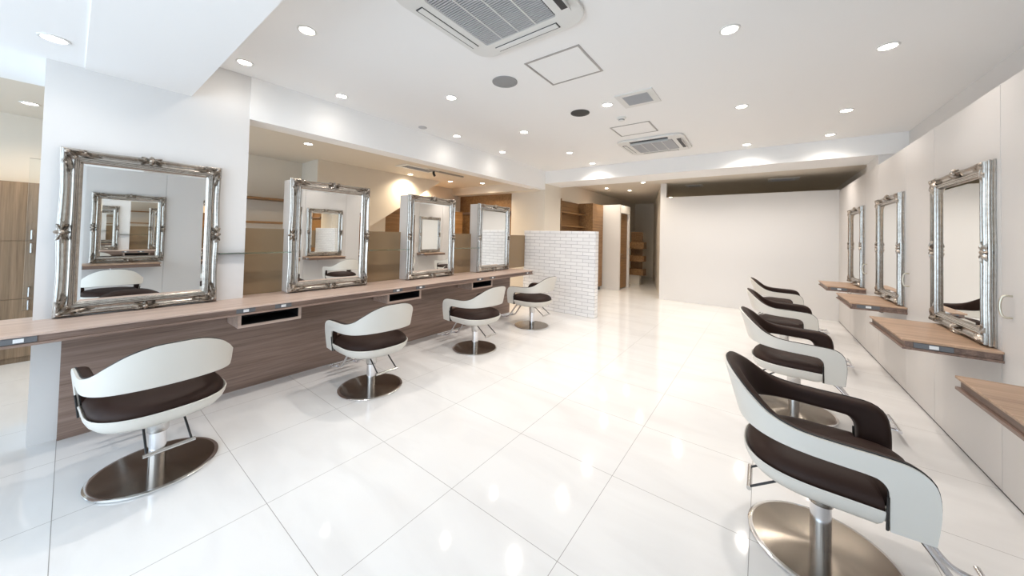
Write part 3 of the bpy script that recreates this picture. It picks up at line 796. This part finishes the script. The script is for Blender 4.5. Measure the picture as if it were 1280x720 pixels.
LIGHT_E = 50.0
DL = [  # x, y, z, label, energy scale
    (-2.575, 0.963, ZC, 'large recessed downlight between the large air conditioner and the white pillar', 1),
    (-0.185, 2.608, ZC, 'large recessed downlight on the panelled-wall side of the big hatch', 1),
    (0.704, 3.459, ZC, 'tilted recessed downlight high over the largest panelled-wall mirror', 0.42),
    (-2.581, 2.329, ZC, 'recessed downlight beside the grey speaker', 1),
    (-3.514, 1.66, ZC, 'recessed downlight above the second counter mirror', 0.09),
    (-3.512, 0.848, ZC, 'recessed downlight at the ceiling corner of the white pillar', 0.09),
    (-3.36, -0.09, ZS, 'tilted recessed downlight in the lowered ceiling strip by the pillar', 0.15),
    (-1.325, 3.385, ZC, 'recessed downlight beside the square ceiling vent', 1),
    (-2.599, 3.67, ZC, 'recessed downlight above the third counter chair', 1),
    (-2.594, 4.999, ZC, 'recessed downlight above the fourth counter chair, before the brick partition', 1),
    (-0.184, 4.19, ZC, 'recessed downlight on the panelled-wall side of the far hatch', 1),
    (-0.194, 5.90, ZC, 'recessed downlight close to the beam above the end partition', 1),
    (0.70, 4.903, ZC, 'recessed downlight over the middle panelled-wall mirror', 0.42),
    (0.694, 5.90, ZC, 'recessed downlight close to the beam beside the panelled wall', 0.42),
    (-3.519, 3.302, ZC, 'small recessed downlight above the third counter mirror', 0.09),
    (-3.529, 4.364, ZC, 'small recessed downlight above the mirror that reflects bricks', 0.09),
    (-2.60, 5.95, ZC, 'recessed downlight close to the beam above the brick partition', 1),
    (-5.70, -0.27, 2.62, 'tilted recessed downlight in the side room beyond the pillar', 1.0),
    (-6.20, 4.95, 2.62, 'recessed spotlight in the side room in front of the far beam', 1.5),
    (-5.55, 5.05, 2.62, 'recessed spotlight in the side room, second from the stair wall', 1.5),
    (-5.09, 5.60, 2.62, 'recessed spotlight in the side room closest to the cream pillar', 1.5),
    (-5.62, 4.05, 2.62, 'recessed spotlight washing the stair wall in the side room', 1.6),
    (-3.40, 8.75, 2.80, 'recessed downlight in the corridor in front of the partition', 0.8),
    (-3.00, 9.45, 2.80, 'recessed downlight in the corridor past the partition edge', 0.8),
    (-2.30, 8.25, 2.80, 'recessed downlight in the corridor beside the slim post', 0.9),
    (-2.35, 11.5, 2.80, 'recessed downlight over the display ledges at the corridor end', 0.8),
    (-1.35, 7.55, 2.80, 'hidden recessed downlight behind the beam on the corridor side', 1.25),
    (-0.30, 7.55, 2.80, 'hidden recessed downlight behind the beam, middle of the end partition', 1.25),
    (0.70, 7.55, 2.80, 'hidden recessed downlight behind the beam beside the panelled wall', 1.0),
    (-2.90, 7.55, 2.80, 'hidden recessed downlight behind the beam over the open shelf unit', 0.9),
    (-4.90, 1.9, 2.62, 'unseen downlight added to brighten the side room behind the beam over the mirrors', 1.2),  # extra lamp placed out of view to brighten the side room
]
d0 = None
for (x, y, z, l, e) in DL:
    if d0 is None:
        d0 = thing('downlight', l, 'downlight', (x, y, z), 0, 'recessed ceiling downlights')
        bm = bmesh.new(); lathe(bm, [(0.062, 0.0), (0.062, -0.003), (0.058, -0.006), (0.049, -0.006), (0.046, -0.002), (0.044, 0.0)], 32); finish('trim_ring', bm, M['acwhite'], d0)
        bm = bmesh.new(); lathe(bm, [(0.046, -0.0012), (0.03, -0.003), (0, -0.004)], 32); finish('lamp_lens', bm, M['lamp'], d0)
    else:
        dup(d0, (x, y, z), 0, l)
    ld = bpy.data.lights.new('downlight_beam', 'SPOT'); ld.energy = LIGHT_E * e
    ld.color = (1.0, 0.92, 0.845) if x > -4 and y < 8 else ((1.0, 0.82, 0.60) if x < -4 else (1.0, 0.86, 0.68)); ld.spot_size = math.radians(146); ld.spot_blend = 0.9; ld.shadow_soft_size = 0.045
    lo = bpy.data.objects.new('downlight_beam', ld); COL.objects.link(lo); lo.location = (x, y, z - 0.012)

# ------------------------------------------------------------------ side room and corridor furniture
t = thing('tall_cabinet', 'tall oak cabinet standing beyond the counter end and the white pillar', 'cabinet', (0, 0, 0))
finish('cabinet_body', boxes(((-6.415, -1.9, 0.0), (-6.20, -0.17, 1.885))), M['wood_cab'], t, smooth=0)
for (a, b) in ((-0.63, -0.175), (-1.09, -0.635), (-1.55, -1.095)):
    for (z0, z1, hs) in ((1.272, 1.88, (1.335,)), (0.666, 1.268, (1.195, 0.735)), (0.06, 0.662, (0.60,))):
        d = finish('cabinet_door', boxes(((-6.20, a + 0.002, z0), (-6.18, b, z1)), bev=0.001), M['wood_cab'], t, smooth=0)
        for hz in hs:
            bm = bmesh.new(); tube(bm, [(-6.18, b - 0.062, hz - 0.05), (-6.15, b - 0.062, hz - 0.046), (-6.15, b - 0.062, hz + 0.046), (-6.18, b - 0.062, hz + 0.05)], 0.0095, 8)
            finish('handle', bm, M['steel'], d)
for k, z in enumerate((1.915, 1.545)):
    tag(finish('wall_ledge', boxes(((-6.42, 0.9, z), (-6.12, 2.39, z + 0.03)), bev=0.002), M['wood_warm'], smooth=0), ['upper wood ledge on the cream side room wall behind the glass screen', 'lower wood ledge on the cream side room wall behind the glass screen'][k], 'shelf', 'wood ledges in the side room')
t = thing('teak_cabinet', 'dark teak cabinet under the slanting stair edge in the side room', 'cabinet')
finish('cabinet_body', boxes(((-6.30, 3.75, 0), (-6.0, 5.9, 2.0))), M['wood_warm'], t, smooth=0)
finish('cabinet_door', boxes(((-6.0, 3.76, 0.05), (-5.985, 4.80, 1.98)), bev=0.001), M['wood_warm'], t, smooth=0)
finish('cabinet_door', boxes(((-6.0, 4.81, 0.05), (-5.985, 5.89, 1.98)), bev=0.001), M['wood_warm'], t, smooth=0)
tag(finish('wall_rail', boxes(((-6.42, 6.15, 1.97), (-4.72, 6.22, 2.02)), bev=0.003), M['wood_edge'], smooth=0), 'dark wood rail across the teak wall in the side room', 'rail')
t = thing('track_light', 'thin dark track with a spot on the cream side room ceiling', 'track light', (-4.85, 4.3, 2.62))
finish('track', boxes(((-0.02, -0.45, -0.025), (0.02, 0.45, 0))), M['alu'], t, smooth=0)
bm = bmesh.new(); tube(bm, [(0, -0.3, -0.02), (0, -0.3, -0.06), (0.03, -0.3, -0.11)], 0.022, 10); finish('spot_head', bm, M['black'], t)

# open shelf unit and tall cabinet past the brick partition
t = thing('open_shelf', 'open teak shelf unit on the wall above the brick partition', 'shelf unit')
finish('back_board', boxes(((-4.0, 6.92, 0.02), (-3.985, 8.30, 2.35))), M['wood_warm'], t, smooth=0)
finish('side_board', boxes(((-3.985, 6.92, 0.02), (-3.78, 6.95, 2.35))), M['wood_warm'], t, smooth=0)
for z in (1.28, 1.70, 2.03): finish('shelf_board', boxes(((-3.985, 6.95, z), (-3.78, 8.30, z + 0.025))), M['wood_warm'], t, smooth=0)
t = thing('tall_cabinet', 'tall teak cabinet between the open shelf unit and the white partition', 'cabinet')
finish('cabinet_body', boxes(((-3.995, 8.32, 0.10), (-3.62, 9.05, 2.36))), M['wood_warm'], t, smooth=0)
finish('plinth', boxes(((-3.995, 8.34, 0.0), (-3.66, 9.04, 0.10))), M['black'], t, smooth=0)
finish('cabinet_door', boxes(((-3.62, 8.325, 0.10), (-3.60, 9.045, 2.36)), bev=0.001), M['wood_warm'], t, smooth=0)
d = struct(finish('door_1', boxes(((-3.26, 9.245, 0.02), (-3.22, 9.975, 2.15)), bev=0.002), M['wood_warm'], smooth=0), 'brown door in the flank of the white partition')
bm = bmesh.new(); tube(bm, [(-3.22, 9.33, 1.0), (-3.17, 9.33, 1.0), (-3.17, 9.45, 1.0)], 0.009, 8); finish('door_handle', bm, M['chrome'], d)
t = thing('display_ledge', 'teak display unit with three box ledges at the corridor end', 'display unit')
finish('back_board', boxes(((-3.42, 11.02, 0.27), (-3.06, 11.06, 1.66))), M['wood_warm'], t, smooth=0)
for z0, z1 in ((1.13, 1.34), (0.73, 0.91), (0.30, 0.50)):
    bm = boxes(((-3.42, 10.72, z0), (-2.94, 10.74, z1)), ((-3.42, 10.74, z0), (-2.94, 11.02, z0 + 0.02)), ((-2.96, 10.74, z0 + 0.02), (-2.94, 11.02, z1)), ((-3.42, 10.74, z0 + 0.02), (-3.40, 11.02, z1)))
    finish('ledge_box', bm, M['wood_warm'], t, smooth=0)
finish('stand_foot', boxes(((-3.40, 10.80, 0.0), (-3.08, 11.0, 0.30))), M['beige'], t, smooth=0)

# ------------------------------------------------------------------ daylight and world
w = bpy.data.worlds.new('world'); scene.world = w; w.use_nodes = True
bg = w.node_tree.nodes['Background']; bg.inputs['Color'].default_value = (0.72, 0.86, 1.0, 1); bg.inputs['Strength'].default_value = 1.6
def area(name, loc, rot, sx, sy, e, col):
    ld = bpy.data.lights.new(name, 'AREA'); ld.shape = 'RECTANGLE'; ld.size = sx; ld.size_y = sy; ld.energy = e; ld.color = col
    o = bpy.data.objects.new(name, ld); COL.objects.link(o); o.location = loc; o.rotation_euler = rot
    return o
area('daylight_shop_window', (-1.37, YF - 0.15, 1.3), (PI / 2, 0, 0), 4.5, 2.3, 75, (0.70, 0.85, 1.0))
area('daylight_side_window', (-5.15, YF - 0.15, 1.3), (PI / 2, 0, 0), 2.0, 2.3, 28, (0.52, 0.76, 1.0))

# ------------------------------------------------------------------ camera
F, PX, PY = 416.0, 640.0, 286.0
def ray(u, v): return Vector((u - PX, -(v - PY), -F))
yv = ray(953, 302).normalized()
xv = -ray(88, 281); xv = (xv - yv * xv.dot(yv)).normalized()
zv = xv.cross(yv)
cam = bpy.data.cameras.new('camera'); co = bpy.data.objects.new('camera', cam); COL.objects.link(co)
R = Matrix((xv, yv, zv))            # world = R @ cam
m4 = R.to_4x4(); m4.translation = Vector((0, 0, 1.45))
co.matrix_world = m4
cam.sensor_width = 36; cam.lens = F / 1280 * 36
cam.shift_x = 0.0; cam.shift_y = -(360 - PY) / 1280
cam.clip_start = 0.02
scene.camera = co

scene.view_settings.view_transform = 'Standard'; scene.view_settings.look = 'None'
scene.view_settings.exposure = 0.30; scene.view_settings.gamma = 1.0; scene.view_settings.use_curve_mapping = False
scene.cycles.max_bounces = 14; scene.cycles.diffuse_bounces = 7; scene.cycles.glossy_bounces = 10; scene.cycles.transmission_bounces = 8
scene.cycles.sample_clamp_indirect = 6.0; scene.cycles.caustics_reflective = False; scene.cycles.caustics_refractive = False
scene.cycles.use_denoising = True
